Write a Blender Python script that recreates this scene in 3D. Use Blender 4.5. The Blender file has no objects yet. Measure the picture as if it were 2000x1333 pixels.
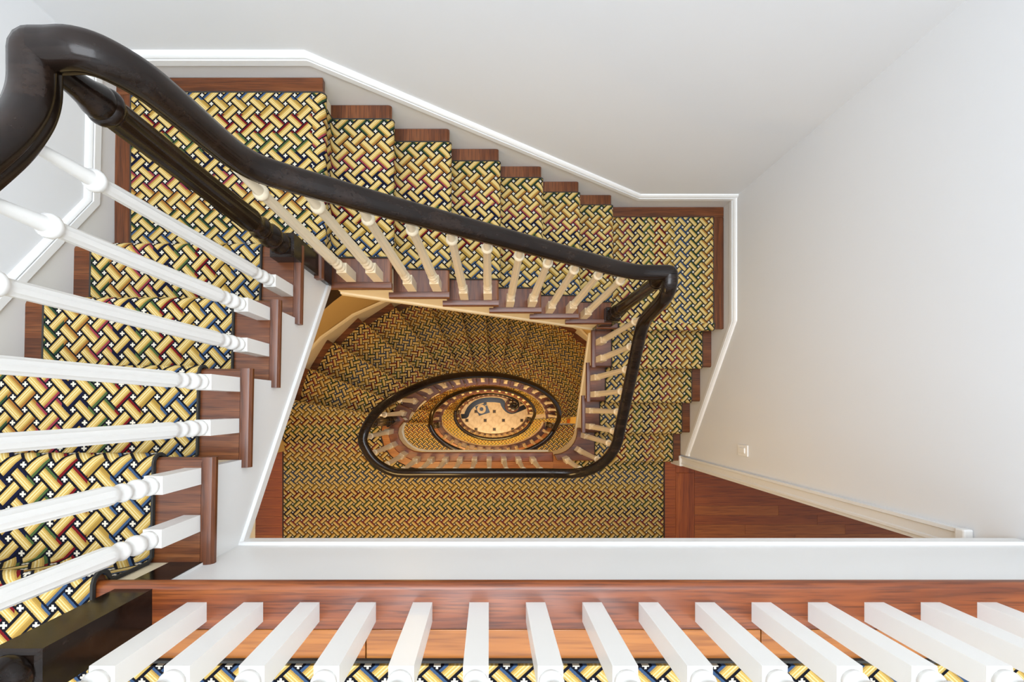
import bpy, math, random
from mathutils import Vector
random.seed(7)
scene = bpy.context.scene
COL = scene.collection

# ------------------------------------------------------------------ camera, light, exposure
ZC = 1.035                                   # camera height above the upper landing
cam_d = bpy.data.cameras.new('camera')
cam_d.sensor_width = 36.0
cam_d.lens = 16.0
cam_d.shift_x = 0.02225
cam_d.shift_y = 0.06375
cam_d.clip_start = 0.02
cam = bpy.data.objects.new('camera', cam_d)
cam.location = (0, 0, ZC)
COL.objects.link(cam)
scene.camera = cam

world = bpy.data.worlds.new('world')
scene.world = world
world.use_nodes = True
world.node_tree.nodes['Background'].inputs[0].default_value = (0.9, 0.95, 1.0, 1)
world.node_tree.nodes['Background'].inputs[1].default_value = 0.6

def area_light(name, loc, sx, sy, power, color):
    d = bpy.data.lights.new(name, 'AREA')
    d.shape = 'RECTANGLE'; d.size = sx; d.size_y = sy
    d.energy = power; d.color = color
    o = bpy.data.objects.new(name, d)
    o.location = loc
    COL.objects.link(o)
    return o

def point_light(name, loc, power, color, radius=0.12):
    d = bpy.data.lights.new(name, 'POINT')
    d.energy = power; d.color = color; d.shadow_soft_size = radius
    o = bpy.data.objects.new(name, d)
    o.location = loc
    COL.objects.link(o)
    return o

WARM = (1.0, 0.64, 0.25)
area_light('skylight', (0.1, -0.1, 3.95), 2.9, 2.9, 272, (0.86, 0.925, 1.0))
area_light('hall_lamp_upper', (-0.85, -1.2, -0.42), 1.0, 0.5, 36, WARM)
area_light('hall_lamp_middle', (-0.4, -1.2, -3.45), 1.0, 0.5, 62, WARM)
area_light('hall_lamp_lower', (0.1, -1.35, -6.55), 1.2, 0.6, 125, (1.0, 0.66, 0.18))
area_light('hall_lamp_ground', (0.1, -1.35, -9.8), 1.2, 0.6, 42, (1.0, 0.76, 0.46))

point_light('warm_fill_middle', (-0.62, 1.08, -2.55), 9, WARM, 0.08)  # added warm fill lights, unseen below the flights, to tint the balusters
point_light('warm_fill_lower', (-0.62, 1.0, -5.75), 12, WARM, 0.08)
point_light('warm_fill_lowest', (-0.62, 1.0, -8.9), 10, WARM, 0.08)

scene.view_settings.view_transform = 'Standard'
scene.view_settings.look = 'None'
scene.view_settings.gamma = 1.0
scene.view_settings.use_curve_mapping = False
scene.view_settings.exposure = 0.0

# ------------------------------------------------------------------ materials
def srgb(r, g, b):
    f = lambda c: ((c / 255.0) / 12.92) if c / 255.0 <= 0.04045 else (((c / 255.0) + 0.055) / 1.055) ** 2.4
    return (f(r), f(g), f(b), 1.0)

class NT:
    """small helper for node graphs"""
    def __init__(self, mat):
        mat.use_nodes = True
        self.t = mat.node_tree
        self.t.nodes.clear()
        self.out = self.t.nodes.new('ShaderNodeOutputMaterial')
        self.p = self.t.nodes.new('ShaderNodeBsdfPrincipled')
        self.t.links.new(self.p.outputs[0], self.out.inputs[0])
    def set(self, sock, v):
        if isinstance(v, bpy.types.NodeSocket):
            self.t.links.new(v, sock)
        else:
            sock.default_value = v
    def m(self, op, a, b=0.0, c=0.0):
        n = self.t.nodes.new('ShaderNodeMath'); n.operation = op
        self.set(n.inputs[0], a); self.set(n.inputs[1], b)
        if op in ('MULTIPLY_ADD', 'COMPARE'): self.set(n.inputs[2], c)
        return n.outputs[0]
    def mix(self, f, a, b, kind='MIX'):
        n = self.t.nodes.new('ShaderNodeMix'); n.data_type = 'RGBA'; n.blend_type = kind
        self.set(n.inputs[0], f); self.set(n.inputs[6], a); self.set(n.inputs[7], b)
        return n.outputs[2]
    def coord(self, kind='Object'):
        return self.t.nodes.new('ShaderNodeTexCoord').outputs[kind]
    def mapping(self, vec, scale=(1, 1, 1), rot=(0, 0, 0)):
        n = self.t.nodes.new('ShaderNodeMapping')
        self.set(n.inputs[0], vec); n.inputs['Scale'].default_value = scale; n.inputs['Rotation'].default_value = rot
        return n.outputs[0]
    def noise(self, vec, scale, detail=3, rough=0.55, dist=0.0):
        n = self.t.nodes.new('ShaderNodeTexNoise')
        self.set(n.inputs['Vector'], vec); n.inputs['Scale'].default_value = scale
        n.inputs['Detail'].default_value = detail; n.inputs['Roughness'].default_value = rough
        n.inputs['Distortion'].default_value = dist
        return n.outputs[0]
    def ramp(self, f, stops, interp='LINEAR'):
        n = self.t.nodes.new('ShaderNodeValToRGB'); n.color_ramp.interpolation = interp
        el = n.color_ramp.elements
        while len(el) < len(stops): el.new(0.5)
        for e, (p, c) in zip(el, stops): e.position = p; e.color = c
        self.set(n.inputs[0], f)
        return n.outputs[0]
    def bump(self, h, strength, dist=0.002):
        n = self.t.nodes.new('ShaderNodeBump')
        n.inputs['Strength'].default_value = strength; n.inputs['Distance'].default_value = dist
        self.set(n.inputs['Height'], h)
        self.t.links.new(n.outputs[0], self.p.inputs['Normal'])

def paint(name, col, rough, var=0.03, bump=0.05):
    mat = bpy.data.materials.new(name); n = NT(mat)
    v = n.coord()
    f = n.noise(v, 6.0, 3)
    c2 = tuple(x * (1 - var) for x in col[:3]) + (1,)
    n.set(n.p.inputs['Base Color'], n.mix(f, col, c2))
    n.p.inputs['Roughness'].default_value = rough
    n.bump(n.noise(v, 160.0, 2), bump, 0.001)
    return mat

def wood(name, dark, mid, light, axis, rough=0.36, coat=0.08, scale=1.0, streak=0.5):
    mat = bpy.data.materials.new(name); n = NT(mat)
    s = [38 * scale, 38 * scale, 38 * scale]; s['xyz'.index(axis)] = 1.6 * scale
    v = n.coord()
    vm = n.mapping(v, s)
    big = n.noise(vm, 0.55, 4, 0.6, 0.8)
    fine = n.noise(n.mapping(v, [q * 5 for q in s]), 1.0, 2, 0.5)
    col = n.ramp(big, [(0.25, dark), (0.5, mid), (0.78, light)])
    pore = n.ramp(fine, [(0.36, (streak * .45, streak * .35, streak * .3, 1)), (0.52, (1, 1, 1, 1))])
    n.set(n.p.inputs['Base Color'], n.mix(0.55, col, n.mix(1.0, col, pore, 'MULTIPLY')))
    n.p.inputs['Roughness'].default_value = rough
    n.p.inputs['Coat Weight'].default_value = coat
    n.p.inputs['Coat Roughness'].default_value = 0.2
    n.bump(fine, 0.12, 0.001)
    return mat

def carpet_mat():
    mat = bpy.data.materials.new('basketweave_carpet'); n = NT(mat)
    uv = n.coord('UV')
    sep = n.t.nodes.new('ShaderNodeSeparateXYZ'); n.set(sep.inputs[0], uv)
    x, y = sep.outputs[0], sep.outputs[1]
    # stitches: quantise slightly so that the edges look tufted
    st = n.noise(uv, 420.0, 1)
    jit = n.m('MULTIPLY', n.m('SUBTRACT', st, 0.5), 0.0022)
    x = n.m('ADD', x, jit)
    y = n.m('ADD', y, jit)
    xs, ys = n.m('DIVIDE', x, 2 * 0.0366), n.m('DIVIDE', y, 2 * 0.0392)
    u, v = n.m('ADD', xs, ys), n.m('SUBTRACT', xs, ys)
    iu, iv = n.m('ROUND', u), n.m('ROUND', v)
    a, b = n.m('SUBTRACT', u, iu), n.m('SUBTRACT', v, iv)
    par = n.m('FLOORED_MODULO', n.m('ADD', iu, iv), 2.0)          # 0: v-strand (runs along u) on top
    par = n.m('GREATER_THAN', par, 0.5)
    W = 0.295
    aa, ab = n.m('ABSOLUTE', a), n.m('ABSOLUTE', b)
    inU, inV = n.m('LESS_THAN', aa, W), n.m('LESS_THAN', ab, W)   # inU: strand lying along v at column iu
    # width coordinate of the visible strand: strand at row iv (along u) has width coord b
    topV = n.m('MULTIPLY', inV, n.m('SUBTRACT', 1.0, n.m('MULTIPLY', inU, par)))
    topU = n.m('MULTIPLY', inU, n.m('SUBTRACT', 1.0, n.m('MULTIPLY', inV, n.m('SUBTRACT', 1.0, par))))
    strand = n.m('MAXIMUM', topV, topU)
    wc = n.m('ADD', n.m('MULTIPLY', topV, b), n.m('MULTIPLY', topU, a))       # -W..W across
    wn = n.m('ADD', n.m('DIVIDE', wc, 2 * W), 0.5)
    # contact line where a strand dives under its neighbour
    lc = n.m('ADD', n.m('MULTIPLY', topV, aa), n.m('MULTIPLY', topU, ab))
    dive = n.m('MULTIPLY', topV, n.m('MULTIPLY', par, 1.0))
    diveU = n.m('MULTIPLY', topU, n.m('SUBTRACT', 1.0, par))
    near = n.m('LESS_THAN', lc, W + 0.10)
    gap = n.m('MULTIPLY', n.m('MAXIMUM', dive, diveU), near)
    body = n.ramp(wn, [(0.0, srgb(40, 32, 22)), (0.05, srgb(178, 149, 84)), (0.20, srgb(210, 192, 142)), (0.30, srgb(188, 156, 84)), (0.42, srgb(208, 189, 136)),
                       (0.50, srgb(186, 154, 82)), (0.66, srgb(158, 126, 64))], 'CONSTANT')
    # coloured shadow along one edge; the colour changes in bands across the carpet
    band = n.m('FRACT', n.m('DIVIDE', x, 0.664))
    shade = n.ramp(band, [(0.0, srgb(54, 76, 106)), (0.12, srgb(44, 66, 42)), (0.25, srgb(142, 94, 42)), (0.38, srgb(132, 50, 60)),
                          (0.50, srgb(17, 21, 46)), (0.62, srgb(66, 86, 48)), (0.74, srgb(104, 19, 24)), (0.86, srgb(150, 118, 52)), (0.95, srgb(54, 76, 106))], 'CONSTANT')
    sidem = n.m('MULTIPLY', n.m('GREATER_THAN', wn, 0.79), strand)
    body = n.mix(sidem, body, shade)
    ground = srgb(16, 17, 26)
    # little cross in every hole
    ha, hb = n.m('SUBTRACT', n.m('FRACT', u), 0.5), n.m('SUBTRACT', n.m('FRACT', v), 0.5)
    hx, hy = n.m('ABSOLUTE', n.m('ADD', ha, hb)), n.m('ABSOLUTE', n.m('SUBTRACT', ha, hb))
    c1 = n.m('MULTIPLY', n.m('LESS_THAN', hx, 0.075), n.m('LESS_THAN', hy, 0.20))
    c2 = n.m('MULTIPLY', n.m('LESS_THAN', hx, 0.22), n.m('LESS_THAN', hy, 0.065))
    cross = n.m('MAXIMUM', c1, c2)
    g = n.mix(cross, ground, srgb(206, 197, 178))
    col = n.mix(strand, g, body)
    col = n.mix(gap, col, ground)
    tuft = n.noise(uv, 900.0, 2)
    col = n.mix(0.28, col, n.mix(1.0, col, n.ramp(tuft, [(0.3, (.45, .45, .45, 1)), (0.7, (1.2, 1.2, 1.2, 1))]), 'MULTIPLY'))
    n.set(n.p.inputs['Base Color'], col)
    n.p.inputs['Roughness'].default_value = 0.95
    n.p.inputs['Specular IOR Level'].default_value = 0.1
    h = n.m('ADD', n.m('MULTIPLY', strand, 0.6), n.m('MULTIPLY', tuft, 0.5))
    n.bump(h, 0.5, 0.002)
    return mat

def marble_mat():
    mat = bpy.data.materials.new('beige_marble'); n = NT(mat)
    v = n.coord()
    f = n.noise(v, 3.5, 6, 0.6, 1.2)
    n.set(n.p.inputs['Base Color'], n.ramp(f, [(0.3, srgb(196, 164, 122)), (0.5, srgb(224, 198, 158)), (0.7, srgb(236, 214, 178))]))
    n.p.inputs['Roughness'].default_value = 0.3
    return mat

M = {}
M['wall'] = paint('grey_white_wall_paint', srgb(224, 225, 226), 0.75, 0.012)
M['trim'] = paint('white_gloss_trim', srgb(232, 232, 230), 0.35, 0.01, 0.02)
M['skirt'] = paint('pale_grey_skirting', srgb(220, 218, 213), 0.45, 0.02, 0.02)
M['white'] = paint('white_gloss_baluster', srgb(231, 229, 224), 0.3, 0.01, 0.02)
M['warm_lit'] = paint('warm_lit_gloss_baluster', srgb(232, 217, 188), 0.3, 0.01, 0.02)  # white balusters with the warm lamp light mixed into their colour
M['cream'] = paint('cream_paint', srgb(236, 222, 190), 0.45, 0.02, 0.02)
M['creamwall'] = paint('cream_wall_paint', srgb(214, 178, 112), 0.8, 0.04)
M['ceil'] = paint('ceiling_paint', srgb(236, 234, 230), 0.8, 0.01)
M['black'] = wood('ebony_handrail', srgb(17, 12, 9), srgb(30, 21, 16), srgb(46, 33, 25), 'x', 0.17, 0.0, 0.7, 0.9)
TW = (srgb(56, 26, 10), srgb(102, 54, 24), srgb(138, 84, 44))
M['oak_x'] = wood('stained_oak_x', *TW, 'x')
M['oak_y'] = wood('stained_oak_y', *TW, 'y')
M['nosing_x'] = wood('reddish_nosing', srgb(84, 34, 10), srgb(126, 62, 24), srgb(154, 88, 40), 'x', 0.32, 0.12)
M['honey_x'] = wood('honey_board', srgb(134, 76, 28), srgb(168, 102, 40), srgb(196, 132, 60), 'x', 0.34, 0.1, 0.6, 1.0)
M['merbau_x'] = wood('red_brown_floorboard_x', srgb(118, 50, 12), srgb(154, 76, 22), srgb(180, 98, 34), 'x', 0.34, 0.1, 0.7, 1.0)
M['merbau2_x'] = wood('brown_floorboard_x', srgb(136, 66, 18), srgb(170, 94, 32), srgb(192, 116, 46), 'x', 0.34, 0.1, 0.7, 1.0)
M['merbau_y'] = wood('red_brown_floorboard_y', srgb(118, 50, 12), srgb(154, 76, 22), srgb(180, 98, 34), 'y', 0.34, 0.1, 0.7, 1.0)
M['dado'] = wood('dark_dado', srgb(30, 16, 10), srgb(44, 24, 14), srgb(60, 34, 20), 'x', 0.4, 0.1)
M['black'].node_tree.nodes['Principled BSDF'].inputs['Specular IOR Level'].default_value = 0.27
M['carpet'] = carpet_mat()
M['bind'] = paint('carpet_binding', srgb(52, 50, 46), 0.95, 0.2)
M['marble'] = marble_mat()
M['blackmarble'] = paint('black_marble', srgb(24, 26, 34), 0.2, 0.3)
M['browndot'] = paint('dark_brown_marble', srgb(56, 40, 26), 0.3, 0.2)
M['grout'] = paint('grout', srgb(180, 150, 110), 0.8)
M['plastic'] = paint('white_plastic', srgb(238, 238, 236), 0.4, 0.0, 0.0)

# ------------------------------------------------------------------ mesh helpers
ORG = {}                                     # world origin of every object

def mk(name, verts, faces, mat, parent=None, uv=None, smooth=False, origin=None, bevel=0.0, auto=35):
    verts = [Vector(v) for v in verts]
    if origin is None:
        if parent is not None:
            origin = ORG[parent.name] if False else Vector(sum(verts, Vector()) / len(verts))
        else:
            mn = [min(v[i] for v in verts) for i in range(3)]; mx = [max(v[i] for v in verts) for i in range(3)]
            origin = Vector(((mn[0] + mx[0]) / 2, (mn[1] + mx[1]) / 2, mn[2]))
    origin = Vector(origin)
    me = bpy.data.meshes.new(name)
    me.from_pydata([tuple(v - origin) for v in verts], [], faces)
    if uv is not None:
        lay = me.uv_layers.new(name='UVMap')
        for li, l in enumerate(me.loops):
            lay.data[li].uv = uv[l.vertex_index]
    if smooth:
        me.shade_smooth() if hasattr(me, 'shade_smooth') else None
        try: me.set_sharp_from_angle(angle=math.radians(auto))
        except Exception: pass
    me.materials.append(mat)
    me.validate(); me.update()
    return place(name, me, origin, parent, bevel)

def fix_normals(me):
    import bmesh
    bm = bmesh.new(); bm.from_mesh(me)
    bmesh.ops.recalc_face_normals(bm, faces=bm.faces)
    bm.to_mesh(me); bm.free()

def place(name, me, origin, parent=None, bevel=0.0, fix=True):
    if fix: fix_normals(me)
    o = bpy.data.objects.new(name, me)
    COL.objects.link(o)
    ORG[o.name] = Vector(origin)
    if parent is not None:
        o.parent = parent
        o.location = Vector(origin) - ORG[parent.name]
    else:
        o.location = origin
    if bevel:
        b = o.modifiers.new('bevel', 'BEVEL'); b.width = bevel; b.segments = 2; b.limit_method = 'ANGLE'
    return o

def empty(name, loc, label, cat, group=None, kind=None):
    o = bpy.data.objects.new(name, None)
    o.empty_display_size = 0.1
    o.location = loc
    COL.objects.link(o)
    ORG[o.name] = Vector(loc)
    return tag(o, label, cat, group, kind)

def tag(o, label, cat=None, group=None, kind=None):
    o['label'] = label
    if cat: o['category'] = cat
    if group: o['group'] = group
    if kind: o['kind'] = kind
    return o

def boxg(x0, x1, y0, y1, z0, z1):
    v = [(x, y, z) for z in (z0, z1) for y in (y0, y1) for x in (x0, x1)]
    f = [(0, 2, 3, 1), (4, 5, 7, 6), (0, 1, 5, 4), (2, 6, 7, 3), (0, 4, 6, 2), (1, 3, 7, 5)]
    return v, f

def box(name, x0, x1, y0, y1, z0, z1, mat, parent=None, bevel=0.0):
    v, f = boxg(x0, x1, y0, y1, z0, z1)
    return mk(name, v, f, mat, parent, bevel=bevel)

def join(parts):
    V, F = [], []
    for v, f in parts:
        o = len(V); V += list(v); F += [tuple(i + o for i in q) for q in f]
    return V, F

def prismg(poly, z0, z1):
    n = len(poly)
    v = [(p[0], p[1], z0) for p in poly] + [(p[0], p[1], z1) for p in poly]
    f = [tuple(range(n))[::-1], tuple(range(n, 2 * n))]
    f += [(i, (i + 1) % n, n + (i + 1) % n, n + i) for i in range(n)]
    return v, f

def prism(name, poly, z0, z1, mat, parent=None, uvf=None, bevel=0.0):
    v, f = prismg(poly, z0, z1)
    uv = [uvf(p) for p in v] if uvf else None
    return mk(name, v, f, mat, parent, uv=uv, bevel=bevel)

def extrude_profile(prof, P0, A, B, L):
    """closed 2-D profile [(a,b)] in directions A,B at P0, extruded along vector L"""
    P0, A, B, L = Vector(P0), Vector(A), Vector(B), Vector(L)
    n = len(prof)
    v = [P0 + A * a + B * b for a, b in prof] + [P0 + A * a + B * b + L for a, b in prof]
    f = [tuple(range(n)), tuple(range(2 * n - 1, n - 1, -1))]
    f += [(i, n + i, n + (i + 1) % n, (i + 1) % n) for i in range(n)]
    return v, f

def catmull(pts, sub=6):
    pts = [Vector(p) for p in pts]
    out = []
    for i in range(len(pts) - 1):
        p0 = pts[i - 1] if i > 0 else pts[i] * 2 - pts[i + 1]
        p1, p2 = pts[i], pts[i + 1]
        p3 = pts[i + 2] if i + 2 < len(pts) else pts[i + 1] * 2 - pts[i]
        for k in range(sub):
            t = k / sub
            out.append(0.5 * ((2 * p1) + (p2 - p0) * t + (2 * p0 - 5 * p1 + 4 * p2 - p3) * t * t + (3 * p1 - p0 - 3 * p2 + p3) * t ** 3))
    out.append(pts[-1])
    return out

RAIL = [(0.0, 0.031), (0.014, 0.030), (0.025, 0.025), (0.032, 0.015), (0.034, 0.004), (0.032, -0.006), (0.027, -0.010), (0.028, -0.018), (0.022, -0.027), (0.0, -0.029)]
RAIL = RAIL + [(-a, b) for a, b in RAIL[-2:0:-1]]

def sweep(path, prof, rotate=True, side0=None, closed_prof=True, caps=True, pre=None, post=None):
    path = [Vector(p) for p in path]
    n, k = len(path), len(prof)
    V, F = [], []
    prev = Vector(side0) if side0 else None
    for i, p in enumerate(path):
        nx = path[i + 1] if i + 1 < n else (Vector(post) if post is not None else path[i])
        pv = path[i - 1] if i > 0 else (Vector(pre) if pre is not None else path[i])
        t = nx - pv
        pl = Vector((t.x, t.y, 0))
        if pl.length > 0.12 * t.length and pl.length > 1e-6:
            s = Vector((pl.y, -pl.x, 0)).normalized()
            prev = s
            a_ = Vector(((p - pv).x, (p - pv).y, 0)); b_ = Vector(((nx - p).x, (nx - p).y, 0))
            if rotate and a_.length > 1e-5 and b_.length > 1e-5:
                a_.normalize(); b_.normalize(); m_ = a_ + b_
                if a_.dot(b_) < .97 and m_.length > .1:
                    m_.normalize(); s = Vector((m_.y, -m_.x, 0)) / max(.4, math.sqrt((1 + a_.dot(b_)) / 2))
        else:
            s = prev if prev is not None else Vector((1, 0, 0))
        if rotate:
            up = s.normalized().cross(t.normalized())
        else:
            up = Vector((0, 0, 1))
            # keep the moulding's width through corners
            if 0 < i < n - 1:
                d1 = path[i] - path[i - 1]; d2 = path[i + 1] - path[i]
                a = Vector((d1.x, d1.y, 0)).normalized(); b = Vector((d2.x, d2.y, 0)).normalized()
                c = max(0.3, math.sqrt(max(0.0, (1 + a.dot(b)) / 2)))
                m = (a + b).normalized(); s = Vector((m.y, -m.x, 0)) / c
        V += [p + s * a + up * b for a, b in prof]
    for i in range(n - 1):
        for j in range(k):
            F.append((i * k + j, i * k + (j + 1) % k, (i + 1) * k + (j + 1) % k, (i + 1) * k + j))
    if caps:
        F.append(tuple(range(k))); F.append(tuple(range((n - 1) * k, n * k))[::-1])
    return V, F

def handrail(path, parent, name='handrail', pre=None, post=None):
    v, f = sweep(path, RAIL, pre=pre, post=post)
    return mk(name, v, f, M['black'], parent, smooth=True, auto=50)

# turned posts -------------------------------------------------------------------
def turned(z0, H, k=1.0, flutes=10, shaft=1.0, tq=None):
    """lathe profile of a baluster above its square block; k scales radii, fluted shaft; returns verts, faces"""
    q = k
    P = [(0.0, .0185), (.005, .0215), (.012, .022), (.018, .0195), (.022, .016), (.028, .0155), (.033, .0195), (.042, .0225), (.052, .0225), (.060, .019),
         (.066, .0155), (.074, .0155), (.080, .019), (.087, .021), (.094, .019), (.100, .0165), (.110, .0175), (.122, .0205)]
    P = [(z0 + a * q, r * k, False) for a, r in P]
    tq = tq or q
    top = H - (.135 if k < 1.2 else .105) * tq
    P += [(z0 + .128 * q, .0212 * k, True), (z0 + (top - z0) * 0.5, .0185 * k * shaft, True), (top - .012, .0150 * k * shaft, True), (top - .006, .0150 * k * shaft, False)]
    P += [(top, .0165 * k * shaft, False), (top + .006 * tq, .0215 * k * shaft, False), (top + .014 * tq, .0225 * k * shaft, False), (top + .021 * tq, .0205 * k * shaft, False),
          (top + .026 * tq, .0150 * k * shaft, False), (top + .04 * tq, .0135 * k * shaft, False), (H, (.0100 if k < 1.2 else .0125) * k * shaft, False)]
    if k > 1.2:
        P = [q_ for q_ in P if q_[0] < z0 + .1285 * q]
        P[-1] = (P[-1][0], .038, True)
        P += [(z0 + (top - z0) * .5, .0345, True), (top - .016, .0310, True), (top - .010, .0310, False), (top - .006, .0335, False), (top, .0375, False), (top + .007, .0385, False), (top + .014, .0365, False),
              (top + .017, .0335, False), (top + .022, .0345, False), (top + .030, .0335, False), (top + .048, .0275, False), (top + .072, .0235, False), (H, .0215, False)]
    n = flutes * 2
    V, F = [], []
    for z, r, fl in P:
        for i in range(n):
            a = 2 * math.pi * i / n
            rr = r * (0.86 if fl and i % 2 else 1.0)
            V.append((rr * math.cos(a), rr * math.sin(a), z))
    for j in range(len(P) - 1):
        for i in range(n):
            F.append((j * n + i, j * n + (i + 1) % n, (j + 1) * n + (i + 1) % n, (j + 1) * n + i))
    F.append(tuple(range(n))[::-1]); F.append(tuple(range((len(P) - 1) * n, len(P) * n)))
    return V, F

MESH = {}
def mesh_from(key, vf, mat, smooth=True):
    if key not in MESH:
        me = bpy.data.meshes.new(key[0])
        me.from_pydata([tuple(v) for v in vf[0]], [], vf[1])
        me.materials.append(mat)
        fix_normals(me)
        if smooth:
            me.shade_smooth()
            me.set_sharp_from_angle(angle=math.radians(38))
        me.update()
        MESH[key] = me
    return MESH[key]

def block_geo(h, w):
    a = w / 2
    V = [(sx * a, sy * a, z) for z in (0, h - .006) for sx, sy in ((-1, -1), (1, -1), (1, 1), (-1, 1))]
    V += [(sx * a * .8, sy * a * .8, h) for sx, sy in ((-1, -1), (1, -1), (1, 1), (-1, 1))]
    F = [(3, 2, 1, 0), (8, 9, 10, 11)]
    for l in (0, 4):
        F += [(l + i, l + (i + 1) % 4, l + 4 + (i + 1) % 4, l + 4 + i) for i in range(4)]
    return V, F

def baluster(parent, x, y, z, H, block=0.15, rot=0.0, mat='white', low=False):
    H = round(H, 2)
    o = place('baluster', mesh_from(('baluster', H, block, mat, low), turned(block - .002, H, 1.0, 5 if low else 10), M[mat]), (x, y, z), parent, fix=False)
    b = place('base_block', mesh_from(('base_block', block, mat), block_geo(block, .044), M[mat], False), (x, y, z), o, fix=False)
    if rot:
        b.rotation_euler.z = rot
    return o

def newel(parent, x, y, z, H, block=0.26, drop=0.0, w=0.09, rot=0.0):
    o = place('newel_post', mesh_from(('newel_post', round(H, 3), block), turned(block - .003, H, 1.85, 12, .90, 1.1), M['black']), (x, y, z), parent, fix=False)
    v, f = block_geo(block + drop, w)
    b = place('base_block', mesh_from(('newel_block', round(block + drop, 3), w), (v, f), M['black'], False), (x, y, z - drop), o, fix=False)
    if rot: b.rotation_euler.z = rot
    return o

# ------------------------------------------------------------------ levels and plan
R_ = 0.18; G_ = 0.2533
def lev(n): return -R_ * n
zA, zC_, zD, zB = lev(0), lev(5), lev(12), lev(17)
nE, nF, nG = 34, 52, 65
zE, zF, zG = lev(nE), lev(nF), lev(nG)
XL, XR, YB, YF = -1.615, 1.662, 1.415, -2.25            # wall faces
ZT = 4.0

def off2(path, d):
    """offset a plan polyline to its left by d"""
    out = []
    n = len(path)
    for i, p in enumerate(path):
        a = path[max(i - 1, 0)]; b = path[min(i + 1, n - 1)]
        t = Vector((b[0] - a[0], b[1] - a[1])).normalized()
        out.append((p[0] - t.y * d, p[1] + t.x * d))
    return out

def ell(c, a, b, deg):
    t = math.radians(deg)
    return (c[0] + a * math.cos(t), c[1] + b * math.sin(t))
WELL = [(.05, -.19), .82, .445]
IN = lambda t, d=0.0: ell(WELL[0], WELL[1] + d, WELL[2] + d, t)
OUT = lambda t, d=0.0: ell((0, -.10), 1.86 + d, 1.44 + d, t)

# ------------------------------------------------------------------ walls and ceiling
wb = mk('wall_back', *boxg(XL - .2, XR + .2, YB, YB + .2, lev(18), ZT), M['wall'])
tag(wb, 'pale grey painted wall above the long flight of carpeted stairs', kind='structure')
# the left wall follows the slightly skewed upper flight
SK = 0.02
xl = lambda y: -1.602 + SK * (y - .6) - .012
wl = mk('wall_left', *prismg([(xl(YB + .2), YB), (xl(YF), YF), (xl(YF) - .2, YF), (xl(YB) - .2, YB)], lev(12), ZT), M['wall'])
tag(wl, 'pale grey painted wall beside the topmost flight of stairs', kind='structure')
DOOR_TOP = -0.66
dy = -.50
wr_parts = [boxg(XR, XR + .17, dy, YB + .2, zB - .3, ZT), boxg(XR, XR + .17, YF, dy, DOOR_TOP, ZT)]
wr = mk('wall_right', *join(wr_parts), M['wall'])
tag(wr, 'pale grey painted wall with a light switch and a doorway', kind='structure')
wf = mk('wall_front', *boxg(XL - .6, 4.4, YF - .2, YF, zG, ZT), M['wall'])
tag(wf, 'pale wall behind the upper landing', kind='structure')
cparts = [boxg(XL - .3, -1.4, YF, YB, ZT, ZT + .15), boxg(1.6, XR + .2, YF, YB, ZT, ZT + .15), boxg(-1.4, 1.6, 1.4, YB, ZT, ZT + .15), boxg(-1.4, 1.6, YF, -1.6, ZT, ZT + .15)]
ce = mk('ceiling', *join(cparts), M['ceil'])
tag(ce, 'white ceiling around the skylight over the stairwell', kind='structure')

# oval wall of the lower stair
def ribbon(path, zt, zb, th):
    """vertical ribbon along plan path, thickness th to the left; zt/zb lists or numbers"""
    n = len(path); o = off2(path, th)
    g = lambda z, i: z[i] if isinstance(z, (list, tuple)) else z
    V = []
    for i in range(n):
        V += [(path[i][0], path[i][1], g(zb, i)), (path[i][0], path[i][1], g(zt, i)), (o[i][0], o[i][1], g(zt, i)), (o[i][0], o[i][1], g(zb, i))]
    F = [(0, 1, 2, 3), (4 * n - 1, 4 * n - 2, 4 * n - 3, 4 * n - 4)]
    for i in range(n - 1):
        for j in range(4):
            F.append((4 * i + j, 4 * i + 4 + j, 4 * i + 4 + (j + 1) % 4, 4 * i + (j + 1) % 4))
    return V, F

ow_path = [OUT(t, .012) for t in range(192, -13, -4)]
ow = mk('wall_oval', *ribbon(ow_path, -2.62, zG, .12), M['creamwall'], smooth=True)
tag(ow, 'curved cream wall around the lower winding stairs', kind='structure')
dado = mk('trim_1', *ribbon([OUT(t, .004) for t in range(188, -9, -4)], -2.62, -2.885, .02), M['dado'], smooth=True)
tag(dado, 'dark wooden band on the curved cream wall', kind='structure')

# ------------------------------------------------------------------ straight flights
def half_round(l0, l1, t, seg=5):
    """tread section: flat back at l0, rounded nose at l1, top at 0, bottom -t"""
    r = t / 2
    pts = [(l0, 0.0)]
    for i in range(seg + 1):
        a = math.pi / 2 - math.pi * i / seg
        pts.append((l1 - r + r * math.cos(a), -r + r * math.sin(a)))
    pts.append((l0, -t))
    return pts

class Flight:
    def __init__(s, O, Rv, Wv, z0, N, width):
        s.O, s.R, s.W, s.z0, s.N, s.width = Vector((O[0], O[1], 0)), Vector((Rv[0], Rv[1], 0)), Vector((Wv[0], Wv[1], 0)), z0, N, width
    def P(s, r, w, z): return s.O + s.R * r + s.W * w + Vector((0, 0, z))
    def z(s, i): return s.z0 - R_ * i
    def nose(s, r): return s.z0 - r * R_ / G_

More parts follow.
